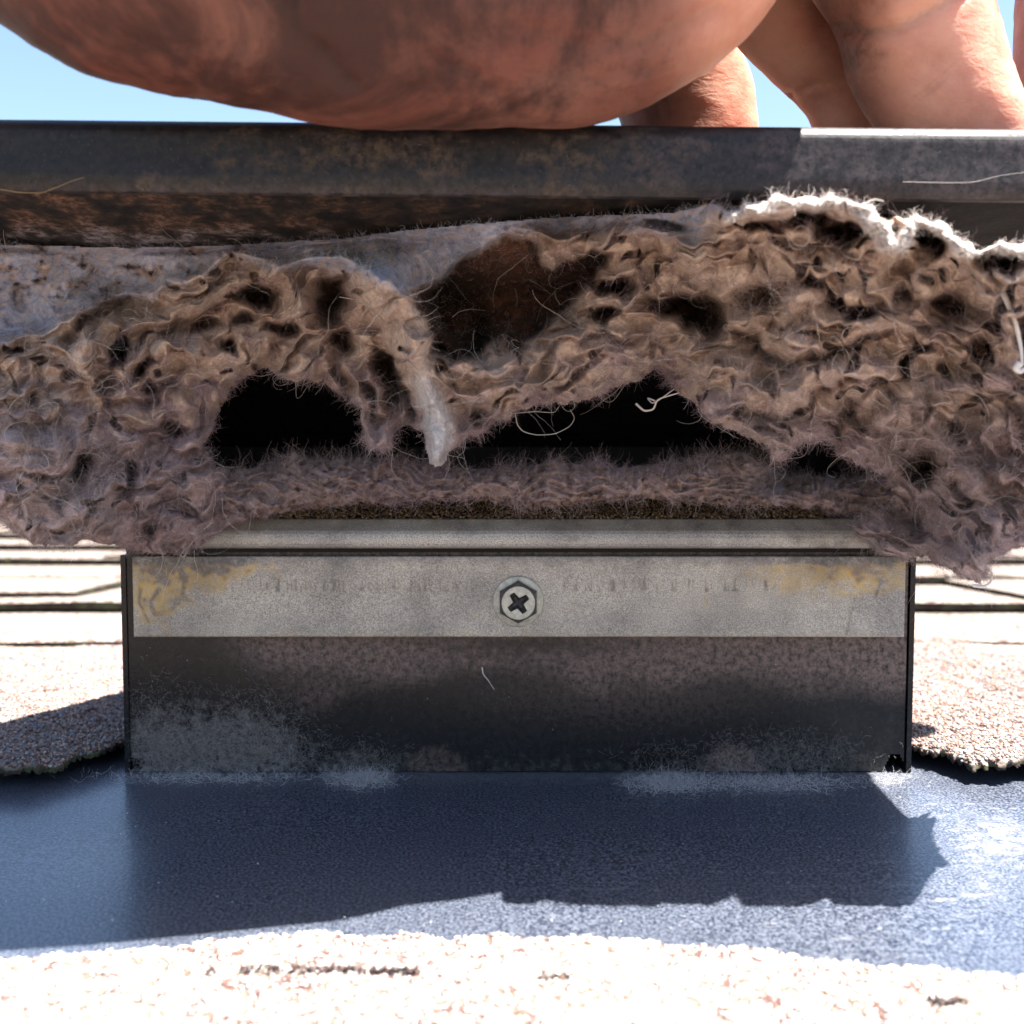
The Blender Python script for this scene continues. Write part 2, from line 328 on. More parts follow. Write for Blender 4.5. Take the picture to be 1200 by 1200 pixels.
# flashing
X, Y = np.meshgrid(np.arange(-230, 231, 0.8), np.arange(-120, 151, 0.8), indexing='ij')
u, v = proj(X, Y, 0 * X)
n1 = fbm(X / 14, Y / 9, 1, 4); n2 = fbm(X / 4, Y / 3, 2, 4)
dust = ss(12, 0, np.abs(Y + 2) + n2 * 9) * ss(-110, -90, X) * 0.35 * ss(110, 100, np.abs(X))
for bx, by, rx, ry, a in [(420, 912, 38, 9, .9), (785, 914, 48, 9, .95), (860, 920, 60, 9, .6), (930, 916, 50, 8, .5), (250, 912, 90, 8, .45), (90, 985, 90, 26, .35), (60, 930, 90, 20, .3), (1170, 985, 42, 24, 1.0), (1100, 955, 60, 30, .3), (1150, 1040, 60, 30, .3)]:
    dust += a * blob(u, v, bx, by, rx, ry) * (0.6 + 1.1 * n2)
FT = [(-130, -112), (-88, -106), (-66, -101), (-50, -97), (-36, -94.5), (-15, -96.5), (8, -98), (25, -99), (43, -102), (62, -106), (88, -110), (110, -113)]
ed = np.interp(X, [p[0] for p in FT], [p[1] for p in FT]); dust += 0.9 * ss(3.5, 0, Y - ed + n2 * 4)
scr = ridged(X / 40 + n1, Y / 2.2, 9, 2); dust += ss(0.85, 0.95, scr) * 0.35 * ss(0, 60, X + 20) + ss(0.85, 0.95, scr) * 0.2
col = np.zeros(X.shape + (4,)); col[..., :3] = (0.34, 0.33, 0.33); col[..., 3] = np.clip(dust, 0, 1)
Zf = 0.15 * fbm(X / 60, Y / 60, 4, 2) * 3 + ss(-116, -120, Y) * -1.0
flash = sheet('flashing', X, Y, Zf, M_flash, vent, col=col)
# throat box: skirt front, sides, back
X, Z = np.meshgrid(np.arange(-99.6, 102.9, 0.45), np.arange(0.3, 58, 0.45), indexing='ij'); u, v = proj(X, 0 * X, Z)
n1 = fbm(X / 22, Z / 14, 11, 3); n2 = fbm(X / 3, Z / 3, 12, 4)
film = ss(14, 31, Z + 8 * n1 + 1.2 * n2 - 9 * blob(u, v, 540, 830, 110, 70) - 9 * blob(u, v, 880, 840, 60, 60) - 16 * blob(u, v, 200, 780, 90, 60)) * 1.5  # soft brown blotches, stronger towards the panel top
film = np.maximum(film * ss(-82, -60, X), 0.5 * blob(u, v, 740, 800, 130, 40))
film *= 1 - 0.9 * ss(6, 0, np.abs(Z - 34) + n2 * 6) * blob(u, v, 620, 750, 130, 60) 
mound = 0.9 * ss(0.35, 0.6, blob(u, v, 510, 905, 42, 34) + .3 * n2) * 0.5 + 0.9 * ss(0.35, 0.55, blob(u, v, 857, 912, 45, 40) + .2 * n2)
fuzz = ss(0.3, 0.75, blob(u, v, 235, 900, 135, 75) + n2 * .5) * 0.8 + ss(0.3, 0.8, blob(u, v, 930, 905, 110, 45) + n2 * .5) * .2 + ss(0.35, 0.9, blob(u, v, 425, 900, 60, 30) + n2 * .6) * .4 + 0.15 * ss(4, 0, Z + n2 * 8)
col = np.zeros(X.shape + (4,)); wf = np.clip(fuzz / (film + mound + fuzz + 1e-3), 0, 1)[..., None]
col[..., :3] = np.array((0.19, 0.128, 0.105)) * (1 - wf) + np.array((0.235, 0.215, 0.205)) * wf; col[..., 3] = np.clip(film + mound + fuzz + 0.02, 0, 1.4)
Yw = -0.25 * fbm(X / 40, Z / 40, 13, 2)
notch = ~((np.hypot((X + 98.2) * 0.8, Z - 2.4) < 1.5) | ((np.abs(X - 100.2) < 3.0 - 0.45 * Z) & (Z < 4.6)))
sheet('skirt_panel', X, Yw, Z, M_paint, vent, col=col, mask=notch, flip=True)
bm = bmesh.new(); extrude_x(bm, [(-0.6, 0.2), (150, 0.2), (86, 57.2), (-0.6, 57.2)], -101, -99.7); bm_obj('side_wall', bm, M_paint, vent)
bm = bmesh.new(); extrude_x(bm, [(-0.6, 0.2), (150, 0.2), (86, 57.2), (-0.6, 57.2)], 102.9, 104.2); bm_obj('side_wall', bm, M_paint, vent)
bm = bmesh.new(); extrude_x(bm, [(15.6, 130.2), (152, 4.5), (153.6, 5.2), (17.2, 131.6)], -102, 105); bm_obj('rear_slope', bm, M_paint, vent)
bm = bmesh.new(); box(bm, -99.5, 102.7, 1.2, 147.8, -1.5, -0.8); box(bm, -99.4, 102.6, 60, 61, 0, 85); bm_obj('inner_panel', bm, M_in, vent)
for x0, x1 in ((-101, -99.7), (102.9, 104.2)):
    bm = bmesh.new(); vs = [bm.verts.new(p) for p in ((x0, 4, 57.6), (x0, 92, 57.6), (x0, 16, 128), (x0, 4, 127), (x1, 4, 57.6), (x1, 92, 57.6), (x1, 16, 128), (x1, 4, 127))]
    for f in ((0, 1, 2, 3), (4, 5, 6, 7), (0, 1, 5, 4), (1, 2, 6, 5), (2, 3, 7, 6), (3, 0, 4, 7)): bm.faces.new([vs[i] for i in f])
    bm_obj('cheek_panel', bm, M_in, vent)
# galvanised strip
def stainmap(u, v, X, Z, s):
    n = fbm(X / 5, Z / 4, s, 4); st = np.zeros(X.shape)
    for bx, by, rx, ry, a in [(185, 690, 40, 45, 1.2), (235, 672, 55, 25, 1.2), (270, 660, 60, 14, .9), (180, 660, 40, 25, .9), (960, 670, 90, 30, .95), (1020, 665, 60, 34, .9), (1000, 630, 120, 12, .8), (250, 630, 90, 14, .8), (770, 618, 120, 8, .5), (540, 618, 90, 7, .3)]:
        st += a * ss(0.22, 0.9, blob(u, v, bx, by, rx, ry) + n * 0.6)
    return st, n
X, Z = np.meshgrid(np.arange(-97.2, 100.81, 0.4), np.arange(36.2, 57.4, 0.4), indexing='ij'); u, v = proj(X, 0 * X - 1.4, Z)
st, n = stainmap(u, v, X, Z, 21); arc, _ = segdist(u, v, [(188, 690), (178, 705), (183, 720), (200, 716), (215, 700), (219, 680), (212, 665)])
st += 1.5 * ss(4.5, 1, arc + n * 5)
a2, _ = segdist(u, v, [(168, 668), (165, 705), (176, 728)]); st += 1.3 * ss(4, 1, a2 + n * 5)
cracks, _ = segdist(u, v, [(1000, 700), (990, 742)]); c2, _ = segdist(u, v, [(1032, 680), (1022, 702)])
ink = ss(0.1, 0.5, pn(u / 2.4, v / 26, 31) + pn(u / 9, v / 60, 32) * .9) * ss(9, 6.5, np.abs(v - 685)) * ss(250, 330, u) * (1 - ss(890, 920, u)) * (1 - ss(60, 45, np.abs(u - 607)))
yel = np.array((0.42, 0.28, 0.10)); gr = np.array((0.15, 0.115, 0.09))
col = np.zeros(X.shape + (4,)); w = ss(1.1, 2.6, st + n * 1.5)[..., None]; col[..., :3] = yel * (1 - w) + gr * w
dk = np.clip(0.8 * ink + 0.7 * ss(2, 1, cracks) + .6 * ss(2, 1, c2) + 0.7 * ss(4, 0, 57.4 - Z + n * 3), 0, 1)[..., None]; dkc = ss(0, .35, dk); col[..., :3] = col[..., :3] * (1 - dkc) + np.array((0.10, 0.09, 0.085)) * dkc
col[..., 3] = np.clip(st * 1.25 + dk[..., 0] * 1.5 + 0.35 * ss(2, 0, Z - 36.2 + n * 2), 0, 2)
Yg = -1.5 - 0.15 * fbm(X / 50, Z / 30, 22, 2)
strip = sheet('galvanised_strip', X, Yg, Z, M_galv, vent, col=col, flip=True)
sm = strip.modifiers.new('solid', 'SOLIDIFY'); sm.thickness = 1.1 * MM; sm.offset = -1
# rail above the strip: rounded profile
prof = [(-0.2, 66.6), (-1.2, 66.4), (-2.6, 65.4), (-4.2, 64.3), (-5.0, 63.8), (-5.6, 63.0), (-5.9, 62.0), (-5.9, 60.6), (-5.6, 59.8), (-4.8, 59.3), (-3.6, 59.3), (-2.6, 59.6)]
xs = np.arange(-98, 102, 0.5); pr = np.array(prof); tt = np.linspace(0, len(pr) - 1, 56); pr = np.stack([np.interp(tt, range(len(pr)), pr[:, 0]), np.interp(tt, range(len(pr)), pr[:, 1])], 1)
X = np.repeat(xs[:, None], len(pr), 1); Y = np.repeat(pr[None, :, 0], len(xs), 0); Z = np.repeat(pr[None, :, 1], len(xs), 0); u, v = proj(X, Y, Z)
st, n = stainmap(u, v, X, Z, 23); mk = ss(0.0, 0.4, blob(u, v, 672, 631, 9, 6) + .5 * blob(u, v, 688, 631, 6, 5) + pn(u / 3, v / 3, 5) * .5 - .35)
st += 0.9 * ss(64, 66.3, Z + n * 2) + 0.7 * ss(-75, -90, X + 8 * n) + 0.7 * ss(78, 92, X + 8 * n)
col = np.zeros(X.shape + (4,)); w = ss(0.5, 1.4, st + n)[..., None]; col[..., :3] = np.array((0.27, 0.21, 0.11)) * (1 - w) + np.array((0.11, 0.075, 0.055)) * w
col[..., :3] = col[..., :3] * (1 - mk[..., None]) + .04 * mk[..., None]; col[..., 3] = np.clip(st * 0.7 + mk, 0, 1)
sheet('rail', X, Y, Z, M_galv, vent, col=col, flip=False)
bm = bmesh.new(); box(bm, -99, 102, 0.4, 12, 63.5, 66.3, 0.4); bm_obj('sill', bm, mat_plain('rusty_sill', (0.07, 0.04, 0.025), 0.9, 0, 0.5, 300), vent)
# near-black backing, painted shade in the gap between strip and rail
bm = bmesh.new(); box(bm, -99.4, 102.6, -0.9, 0.3, 57.9, 63.2); bm_obj('rail_backing', bm, M_in, vent)
# rusty crumbs on the sill
k = 11000; cx = RNG.uniform(-76, 80, k); cy = RNG.uniform(-1.5, 7, k); cz = 66.5 + (cy + 1.5) * .52 + np.abs(RNG.normal(0, 0.8, k)) * (0.5 + 0.6 * (fbm(cx / 9, cy, 41, 2) + .5))
granules('rust_crumbs', np.stack([cx, cy, cz], 1), 0.14, 0.42, vent, M_crumb, np.array([(0.12, 0.06, 0.025), (0.17, 0.11, 0.04), (0.05, 0.03, 0.018), (0.22, 0.15, 0.08)]), 0.8)
# screw
scr_x, scr_z = 1.6, 45.5
screw = bmesh.new()
def ringverts(bm, n, r, y, rot=0, rz=None):
    return [bm.verts.new((scr_x + r * math.cos(rot + 2 * math.pi * i / n), y, scr_z + r * math.sin(rot + 2 * math.pi * i / n))) for i in range(n)]
def bridge(bm, A, B):
    n = len(A)
    for i in range(n): bm.faces.new((A[i], A[(i + 1) % n], B[(i + 1) % n], B[i]))
NN = 48
def hexr(a, r, rot): # hexagon radius along angle a
    t = ((a - rot + math.pi / 6) % (math.pi / 3)) - math.pi / 6
    return r * math.cos(math.pi / 6) / math.cos(t - 0) if False else r * math.cos(math.pi / 6) / math.cos((((a - rot) % (math.pi / 3)) - math.pi / 6))
def hexring(bm, r, y): return [bm.verts.new((scr_x + hexr(2 * math.pi * i / NN, r, math.pi / 2) * math.cos(2 * math.pi * i / NN), y, scr_z + hexr(2 * math.pi * i / NN, r, math.pi / 2) * math.sin(2 * math.pi * i / NN))) for i in range(NN)]
rings = [ringverts(screw, NN, 6.5, -2.4), ringverts(screw, NN, 6.55, -3.0), ringverts(screw, NN, 6.35, -3.4), hexring(screw, 5.75, -3.7), hexring(screw, 5.45, -4.0), hexring(screw, 5.25, -6.0), ringverts(screw, NN, 4.25, -6.35), ringverts(screw, NN, 4.05, -6.45)]
for A, B in zip(rings, rings[1:]): bridge(screw, A, B)
for f in screw.faces:
    if -6.2 < f.calc_center_median().y < -3.9: f.material_index = 1
so_ = bm_obj('screw', screw, M_screw, vent, smooth=False); so_.data.materials.append(M_hex)
def cross_pts(L, w, wi, rot):
    pts = []
    for q in range(4):
        a = rot + q * math.pi / 2; c, s = math.cos(a), math.sin(a)
        for (l, t) in ((L, -w), (L * 1.04, 0), (L, w), (wi, wi)): pts.append((l * c - t * s, l * s + t * c))
    return pts
cp = cross_pts(2.85, 0.72, 0.98, math.radians(35)); circ = [(4.05 * math.cos(2 * math.pi * i / NN), 4.05 * math.sin(2 * math.pi * i / NN)) for i in range(NN)]
tris = tessellate_polygon([[Vector((x, y, 0)) for x, y in circ], [Vector((x, y, 0)) for x, y in cp]]); allp = circ + cp
mesh_obj('screw_face', [(scr_x + x, -6.45, scr_z + y) for x, y in allp], [tuple(t) for t in tris], M_screw, so_, smooth=False)
deep = [(x * 0.55, y * 0.55) for x, y in cp]; V = [(scr_x + x, -6.44, scr_z + y) for x, y in cp] + [(scr_x + x, -4.9, scr_z + y) for x, y in deep] + [(scr_x, -4.5, scr_z)]; n = len(cp)
mesh_obj('cross_recess', V, [(i, (i + 1) % n, n + (i + 1) % n, n + i) for i in range(n)] + [(n + i, n + (i + 1) % n, 2 * n) for i in range(n)], M_dark, so_, smooth=False)
# hood: front lip, sloping top, underside, return hem
def lidz(y): return 146.0 - (y + 70) * 0.160
hood = bpy.data.objects.new('hood', None); link(hood, vent); hood.rotation_euler = (0, 0.0095, 0)
prof = []
for a in np.linspace(0, 90, 9): prof.append((-66.8 - 3.4 * math.sin(math.radians(a)), 142.4 + 3.4 * math.cos(math.radians(a))))
prof = [(-60, 145.2)] + prof + [(-70.2, 139), (-70.3, 135), (-70.0, 133.2), (-69.3, 132.1), (-68.2, 131.9), (-67.4, 132.6), (-67.1, 135), (-67.0, 138.5)]
pr = np.array(prof); tt = np.linspace(0, len(pr) - 1, 90); pr = np.stack([np.interp(tt, range(len(pr)), pr[:, 0]), np.interp(tt, range(len(pr)), pr[:, 1])], 1)
xs = np.arange(-128, 131.6, 0.5); X = np.repeat(xs[:, None], 90, 1); Y = np.repeat(pr[None, :, 0], len(xs), 0); Z = np.repeat(pr[None, :, 1], len(xs), 0)
u, v = proj(X, Y, Z); n1 = fbm(X / 14, Z / 6, 51, 4); n2 = fbm(X / 4, Z / 2.5, 52, 4)
film = 0.22 + 0.5 * ss(-0.15, 0.3, n1 + .5 * n2) * ss(150, 260, u) + 0.5 * ss(134.5, 132, Z + n2 * 3) * ss(760, 500, u) + 0.15 * ss(600, 900, u)
film += 0.8 * ss(0.25, .5, blob(u, v, 168, 218, 18, 16) + .3 * n2)
film *= 1 - 0.6 * blob(u, v, 60, 190, 170, 40)
c = np.zeros(X.shape + (4,)); t = ss(-0.2, 0.35, n2 + n1 * .5)[..., None] * ss(900, 600, u)[..., None]; c[..., :3] = np.array((0.072, 0.058, 0.064)) * (1 - t) + np.array((0.10, 0.070, 0.048)) * t; c[..., 3] = np.clip(film, 0, 1)
Y2 = Y - 0.12 * fbm(X / 30, Z / 10, 53, 3)
lip = sheet('front_lip', X, Y2, Z, M_lip, hood, col=c, flip=False)
# top and underside sheets
bm = bmesh.new(); pf = [(-60, 145.2), (-60, 144.0), (16, lidz(16) - 2.2), (16, lidz(16))]
a = [bm.verts.new((x, y, z)) for x in (-128, 131.5) for y, z in pf]
for f in ((0, 1, 5, 4), (1, 2, 6, 5), (2, 3, 7, 6), (3, 0, 4, 7), (0, 3, 2, 1), (4, 5, 6, 7)): bm.faces.new([a[i] for i in f])
bm_obj('top_panel', bm, M_paint, hood)
X, Yv = np.meshgrid(np.arange(-127, 131, 0.7), np.arange(-66.5, 16, 0.7), indexing='ij'); Z = 141.6 - (Yv + 70) * 0.168 - 0.6 * fbm(X / 20, Yv / 20, 55, 3) - 2.6 * ss(-60, -67, Yv); u, v = proj(X, Yv, Z)
n1 = fbm(X / 10, Yv / 10, 56, 4); n2 = fbm(X / 3, Yv / 4, 57, 4)
c = np.zeros(X.shape + (4,)); g = ss(270, 300, v + 30 * n1 + 12 * n2)[..., None]; c[..., :3] = (np.array((0.095, 0.046, 0.024)) * ss(-.45, .5, n1 + .4 * n2)[..., None] + 0.012) * (1 - g) + np.array((0.20, 0.19, 0.21)) * g
c[..., 3] = np.clip(0.55 + n1 * .9 + n2 * .5 + g[..., 0] * .35 + .4 * ss(520, 200, u), 0, 1.3) * (1 - .85 * ss(820, 960, u)); c[..., :3] *= 1 + .7 * (ss(520, 200, u) * ss(300, 270, v))[..., None]; sheet('underside', X, Yv, Z, mat_paint('rusted_underside', 0.8), hood, col=c, flip=True)
bm = bmesh.new()
for x0, x1 in ((-128.6, -127.4), (131.6, 132.8)):
    bm = bmesh.new(); vs = [bm.verts.new(p) for p in ((x0, -69, 133), (x0, 16, 120), (x0, 16, lidz(16)), (x0, -66, 144.6), (x1, -69, 133), (x1, 16, 120), (x1, 16, lidz(16)), (x1, -66, 144.6))]
    for f in ((0, 1, 2, 3), (4, 5, 6, 7), (0, 1, 5, 4), (1, 2, 6, 5), (2, 3, 7, 6), (3, 0, 4, 7)): bm.faces.new([vs[i] for i in f])
    bm_obj('side_flange', bm, M_lip, hood)

# ================================================================== LINT
lint = empty('lint_clump', 'matted tan and grey dryer lint hanging in torn folds from the vent opening', 'lint', (0, -5, 67))
lint.location = (0, 0, 0)
outer = [(-150, 286), (0, 286), (150, 290), (250, 288), (400, 279), (480, 269), (600, 258), (700, 252), (790, 249), (830, 238), (848, 236), (862, 243), (884, 233), (905, 230), (938, 231), (965, 229), (990, 230), (1012, 238), (1030, 246), (1045, 254), (1066, 252), (1090, 254), (1112, 263), (1130, 280), (1148, 290), (1175, 281), (1200, 281), (1330, 292),
         (1348, 340), (1335, 420), (1305, 500), (1270, 570), (1240, 615), (1200, 642), (1175, 650), (1160, 661), (1153, 678), (1146, 686), (1125, 675), (1108, 662), (1083, 650), (1064, 657), (1040, 655), (1015, 640), (1000, 622), (1020, 600), (1045, 580), (1040, 556), (1015, 548), (1000, 546), (985, 532), (970, 518), (950, 515), (930, 528), (914, 540),
         (902, 534), (885, 516), (860, 506), (834, 500), (820, 480), (800, 460), (776, 441), (765, 436), (745, 447), (720, 456), (690, 468), (650, 474), (600, 484), (575, 502), (548, 517), (528, 532), (522, 545), (511, 549), (502, 543), (498, 520), (495, 506), (480, 502), (467, 506), (460, 521), (440, 525), (421, 515), (424, 500), (421, 482), (411, 466), (393, 460), (376, 447), (352, 446), (335, 446), (318, 434), (300, 433), (273, 457), (256, 480), (250, 502), (242, 522), (248, 548), (275, 565), (300, 585), (290, 612), (250, 634), (215, 648), (175, 652), (150, 643), (120, 637), (100, 637), (80, 642), (56, 640), (33, 634), (15, 622), (0, 611), (-60, 590), (-150, 560)]
du = 1.25
U, Vv = np.meshgrid(np.arange(-150, 1352, du), np.arange(226, 692, du), indexing='ij')
wx = pn(U / 75, Vv / 60, 60) * 16 + pn(U / 30, Vv / 26, 61) * 3; wy = pn(U / 75, Vv / 60, 63) * 16 + pn(U / 30, Vv / 26, 64) * 3
u = U + wx * 0.5; v = Vv + wy * 0.5          # gently warped authoring coordinates
# base depth (mm), interpolated from hand-set stations
st_pts = np.array([(-150, 280, -24), (0, 300, -20), (200, 300, -18), (400, 285, -24), (600, 262, -34), (750, 255, -42), (840, 245, -62), (900, 235, -84), (1000, 238, -88), (1100, 262, -84), (1200, 285, -80), (1340, 290, -84),
    (0, 370, -2), (150, 345, -4), (300, 320, -14), (470, 330, -22), (-150, 450, -16), (0, 440, -18), (120, 420, -20), (250, 400, -16), (380, 400, -10), (500, 440, -22), (510, 540, -22), (600, 340, 4), (620, 450, -14), (720, 420, -12), (760, 320, -24),
    (850, 300, -48), (850, 420, -28), (950, 320, -58), (950, 420, -48), (1080, 330, -62), (1080, 430, -46), (1200, 400, -64), (1330, 450, -78),
    (-150, 560, -30), (60, 560, -32), (60, 620, -34), (200, 560, -12), (200, 640, -8), (300, 440, -2), (440, 500, -12), (760, 440, -4), (900, 520, -26), (1000, 520, -24), (1050, 600, -8), (1050, 645, -9), (1140, 560, -38), (1150, 660, -46), (1330, 560, -64), (250, 520, -4), (290, 600, -2)], float)
num = np.zeros(U.shape); den = np.zeros(U.shape)
for x, y, d in st_pts:
    w = 1.0 / (((u - x) ** 2 + 1.6 * (v - y) ** 2) + 500) ** 1.7; num += w * d; den += w
D = num / den
CV = np.zeros(U.shape)      # caveness, for the shade painted into hollows
def R(pts, hw, amp, pw=1.6):
    global D
    d, t = segdist(u, v, pts); h = np.interp(t, np.linspace(0, 1, len(hw)), hw) if isinstance(hw, (list, tuple)) else hw
    D = D - (1.35 if abs(amp) < 9 else 1.15) * amp * np.exp(-(d / h) ** pw)
def H(cx, cy, rx, ry, amp, rot=0, p=1.6, cav=True):
    global D, CV
    c, s = math.cos(rot), math.sin(rot); a = ((u - cx) * c + (v - cy) * s) / rx; b = (-(u - cx) * s + (v - cy) * c) / ry
    g = np.exp(-(a * a + b * b) ** p); D = D + (1.6 if amp > 0 else 1.2) * amp * g
    if cav: CV = np.maximum(CV, g * min(1, amp / 10))
# left folds
R([(-60, 415), (18, 400), (60, 382), (92, 366), (121, 355), (183, 340), (235, 317), (279, 292), (312, 300), (330, 311), (367, 303), (400, 302), (433, 318), (470, 338)], 9, 7)
R([(73, 398), (92, 381), (121, 360), (150, 352)], 6, -8)
R([(99, 403), (121, 383), (165, 378), (205, 366), (257, 341), (293, 328)], 8, 5); R([(140, 395), (200, 388), (240, 366), (290, 350)], 5, -5)
R([(99, 403), (95, 425), (110, 440), (106, 458), (117, 480)], [8, 6, 5], 6); R([(147, 438), (161, 418), (183, 392)], 6, 6); R([(120, 400), (140, 430), (160, 450), (200, 440)], 5, 4)
for a in [(143, 412, 9, 18, 20, .5), (172, 428, 5, 12, 14, .3), (176, 455, 7, 8, 12, 0), (304, 346, 22, 13, 16, 0), (385, 350, 20, 24, 18, 0), (236, 383, 22, 7, 10, -.2), (268, 403, 9, 6, 10, 0), (99, 545, 12, 17, 12, .3), (152, 557, 6, 16, 10, 0), (84, 440, 9, 6, 9, 0), (40, 470, 10, 6, 6, 0), (200, 500, 14, 8, 7, .6), (215, 600, 18, 7, 8, 0), (180, 620, 10, 8, 9, 0), (330, 385, 20, 7, 9, .2), (290, 375, 16, 6, 7, -.4), (400, 400, 12, 18, 10, 0)]: H(*a[:5], rot=a[5])
R([(330, 315), (340, 345), (352, 374)], [12, 10, 7], 9)
R([(270, 470), (300, 452), (340, 456), (390, 470)], 7, 4); R([(160, 590), (200, 570), (245, 560)], 8, 4); R([(10, 500), (30, 560), (70, 600), (130, 610)], 14, 4)
# centre
cave = [(481, 339), (512, 326), (547, 293), (583, 282), (618, 279), (634, 288), (638, 309), (655, 312), (671, 297), (693, 288), (719, 293), (712, 312), (693, 330), (679, 356), (653, 378), (627, 403), (609, 422), (600, 430), (585, 402), (561, 411), (539, 425), (510, 411), (492, 385), (479, 359)]
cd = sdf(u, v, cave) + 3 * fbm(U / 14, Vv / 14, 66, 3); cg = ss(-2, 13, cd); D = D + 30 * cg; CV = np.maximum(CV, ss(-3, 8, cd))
R([(484, 350), (505, 376), (547, 420)], 11, 16); R([(600, 330), (610, 380), (600, 410)], 28, 12); H(535, 360, 26, 34, 14, -.7); H(690, 320, 16, 20, 10, .5)
R([(448, 335), (470, 375), (490, 420)], [34, 26, 16], 9, 2.4); R([(450, 325), (462, 350), (474, 380), (492, 403), (503, 440), (514, 480), (513, 545)], [30, 22, 20, 19, 18, 16, 13], 15, 2.6)
H(453, 440, 15, 32, 22, -.25); H(478, 470, 7, 22, 8, -.2); R([(395, 425), (415, 460), (425, 490), (438, 515), (455, 505)], 9, 7); H(400, 440, 8, 24, 8, -.4); H(430, 470, 5, 20, 7, -.3)
H(576, 430, 26, 20, -9, cav=False); R([(540, 462), (605, 457), (630, 447), (671, 402), (700, 380), (741, 345), (741, 325)], 7, 7)
R([(610, 440), (640, 405), (690, 375)], 8, 4); H(712, 415, 60, 32, -8, -.5, cav=False); H(719, 337, 22, 9, 13, -.1); H(712, 368, 18, 8, 12, -.6); H(785, 357, 28, 10, 16, .1); H(775, 265, 24, 5, 10)
R([(690, 350), (715, 322), (742, 316), (748, 345)], 4, 6); H(560, 490, 10, 6, 9); R([(655, 310), (640, 292)], 10, 8); H(680, 440, 30, 5, 6, -.6); H(640, 440, 20, 4, 5, -.8)
# right
H(822, 362, 34, 24, 26, .35); R([(800, 335), (846, 344), (866, 384)], 5, 7)
R([(867, 387), (892, 421), (921, 432), (967, 421), (1000, 400), (1033, 388)], 7, -9); R([(872, 375), (900, 405), (930, 416), (970, 404), (1010, 386), (1035, 376)], 10, 6)
for a in [(896, 342, 34, 13, 9, -.1), (954, 333, 12, 8, 9, .4), (1012, 362, 28, 10, 11, 0), (1116, 358, 32, 15, 10, .2), (1079, 412, 12, 9, 12, .5), (1150, 410, 16, 14, 13, 0), (1084, 545, 18, 24, 24, -.4), (1088, 478, 7, 14, 13, 0), (1158, 312, 7, 6, 8, 0), (1060, 345, 8, 6, 6, 0), (1065, 432, 6, 16, 9, .5), (1170, 385, 14, 7, 9, 0), (1120, 500, 8, 8, 8, 0), (1150, 470, 14, 6, 7, .2), (865, 480, 14, 5, 7, .4), (980, 352, 12, 6, 7, 0)]: H(*a[:5], rot=a[5])
R([(925, 486), (950, 468), (979, 450), (1000, 440)], 6, -6); R([(985, 530), (980, 500), (1000, 470), (1030, 450)], 6, -6); R([(820, 440), (870, 450), (915, 470), (960, 440), (1000, 425)], 10, 5); R([(860, 490), (912, 520), (950, 495)], 14, 5); R([(1000, 530), (1030, 500), (1060, 460)], 14, 6)
R([(1090, 500), (1130, 540), (1140, 570)], 6, 7); R([(1150, 560), (1160, 610), (1150, 660)], 22, 5)
# torn crest with shaded pockets beneath
R([(830, 246), (858, 250), (884, 237), (938, 234), (988, 236), (1010, 244), (1024, 275), (1050, 294), (1066, 275), (1068, 258), (1100, 260), (1125, 285), (1146, 296), (1175, 286), (1260, 288)], 9, 8, 2.2)
H(950, 254, 22, 10, 17); H(985, 270, 30, 15, 24); H(905, 262, 28, 9, 12); H(1092, 282, 21, 15, 26); H(1040, 262, 9, 8, 10); H(1175, 305, 26, 10, 14); H(1046, 275, 6, 10, 6)
R([(1028, 262), (1034, 285), (1050, 292)], 4, 7); R([(1175, 330), (1190, 375), (1196, 430)], 6, 9); H(1180, 350, 7, 30, 10, .1); H(1210, 400, 8, 30, 10)
# torn, matted relief
tan = np.clip(ss(480, 400, v + 40 * fbm(U / 60, Vv / 60, 70, 3)) + 0, 0, 1)
slope = np.interp(U, [0, 300, 500, 620, 760, 1000, 1200], [0.45, 0.35, -0.7, 0.9, 0.5, -0.15, -0.6]); sl2 = Vv + slope * (U - 600) * 0.55
q1 = ridged((U + wx * 1.8) / 78, (sl2 + wy * 1.8) / 38, 71, 2, 0.5); q2 = ridged((U + wx * 1.5) / 31, (sl2 + wy * 1.5) / 14, 75, 2, 0.45); q3 = fbm(U / 9, Vv / 7, 78, 2); q4 = pn(U / 4.2, Vv / 3.6, 80)
q5 = ridged((U + 2 * wx) / 14, (sl2 + 2 * wy) / 7, 82, 2, 0.4)
top = 1 - ss(0, 26, v - np.interp(u, [-150, 0, 92, 183, 279, 330, 433, 477, 521, 550, 583, 635, 671, 760, 800], [400, 392, 356, 330, 284, 302, 310, 330, 315, 286, 270, 258, 256, 262, 266]))
top = top * (1 - ss(800, 850, u)); ice, _ = segdist(u, v, [(500, 430), (514, 480), (513, 545)])
calm = (1 - 0.88 * top) * (1 - 0.8 * ss(24, 8, ice))
mod = ss(-.35, .35, pn(U / 70, Vv / 50, 190)); mod2 = ss(-.2, .4, pn(U / 38, Vv / 30, 191))
gf = (sl2 + wy * 2.2 + 30 * pn(U / 110, Vv / 70, 140)) / 40; fr = gf - np.floor(gf); saw = fr * ss(1.0, 0.86, fr)
gf2 = (sl2 * 0.6 + U * 0.55 + wx * 2.5) / 24; fr2 = gf2 - np.floor(gf2); saw2 = fr2 * ss(1.0, 0.8, fr2); a1 = ss(-.3, .35, pn(U / 60, Vv / 34, 141)); a2 = ss(-.1, .4, pn(U / 45, Vv / 30, 143))
D = D - (11.0 * saw * a1 + 4.0 * saw2 * a2 + 6.5 * q1 + (0.2 + 1.3 * mod) * q2 + (0.35 * mod2) * q5) * calm - (0.8 * q3 + 0.16 * q4) * (0.4 + 0.6 * calm)
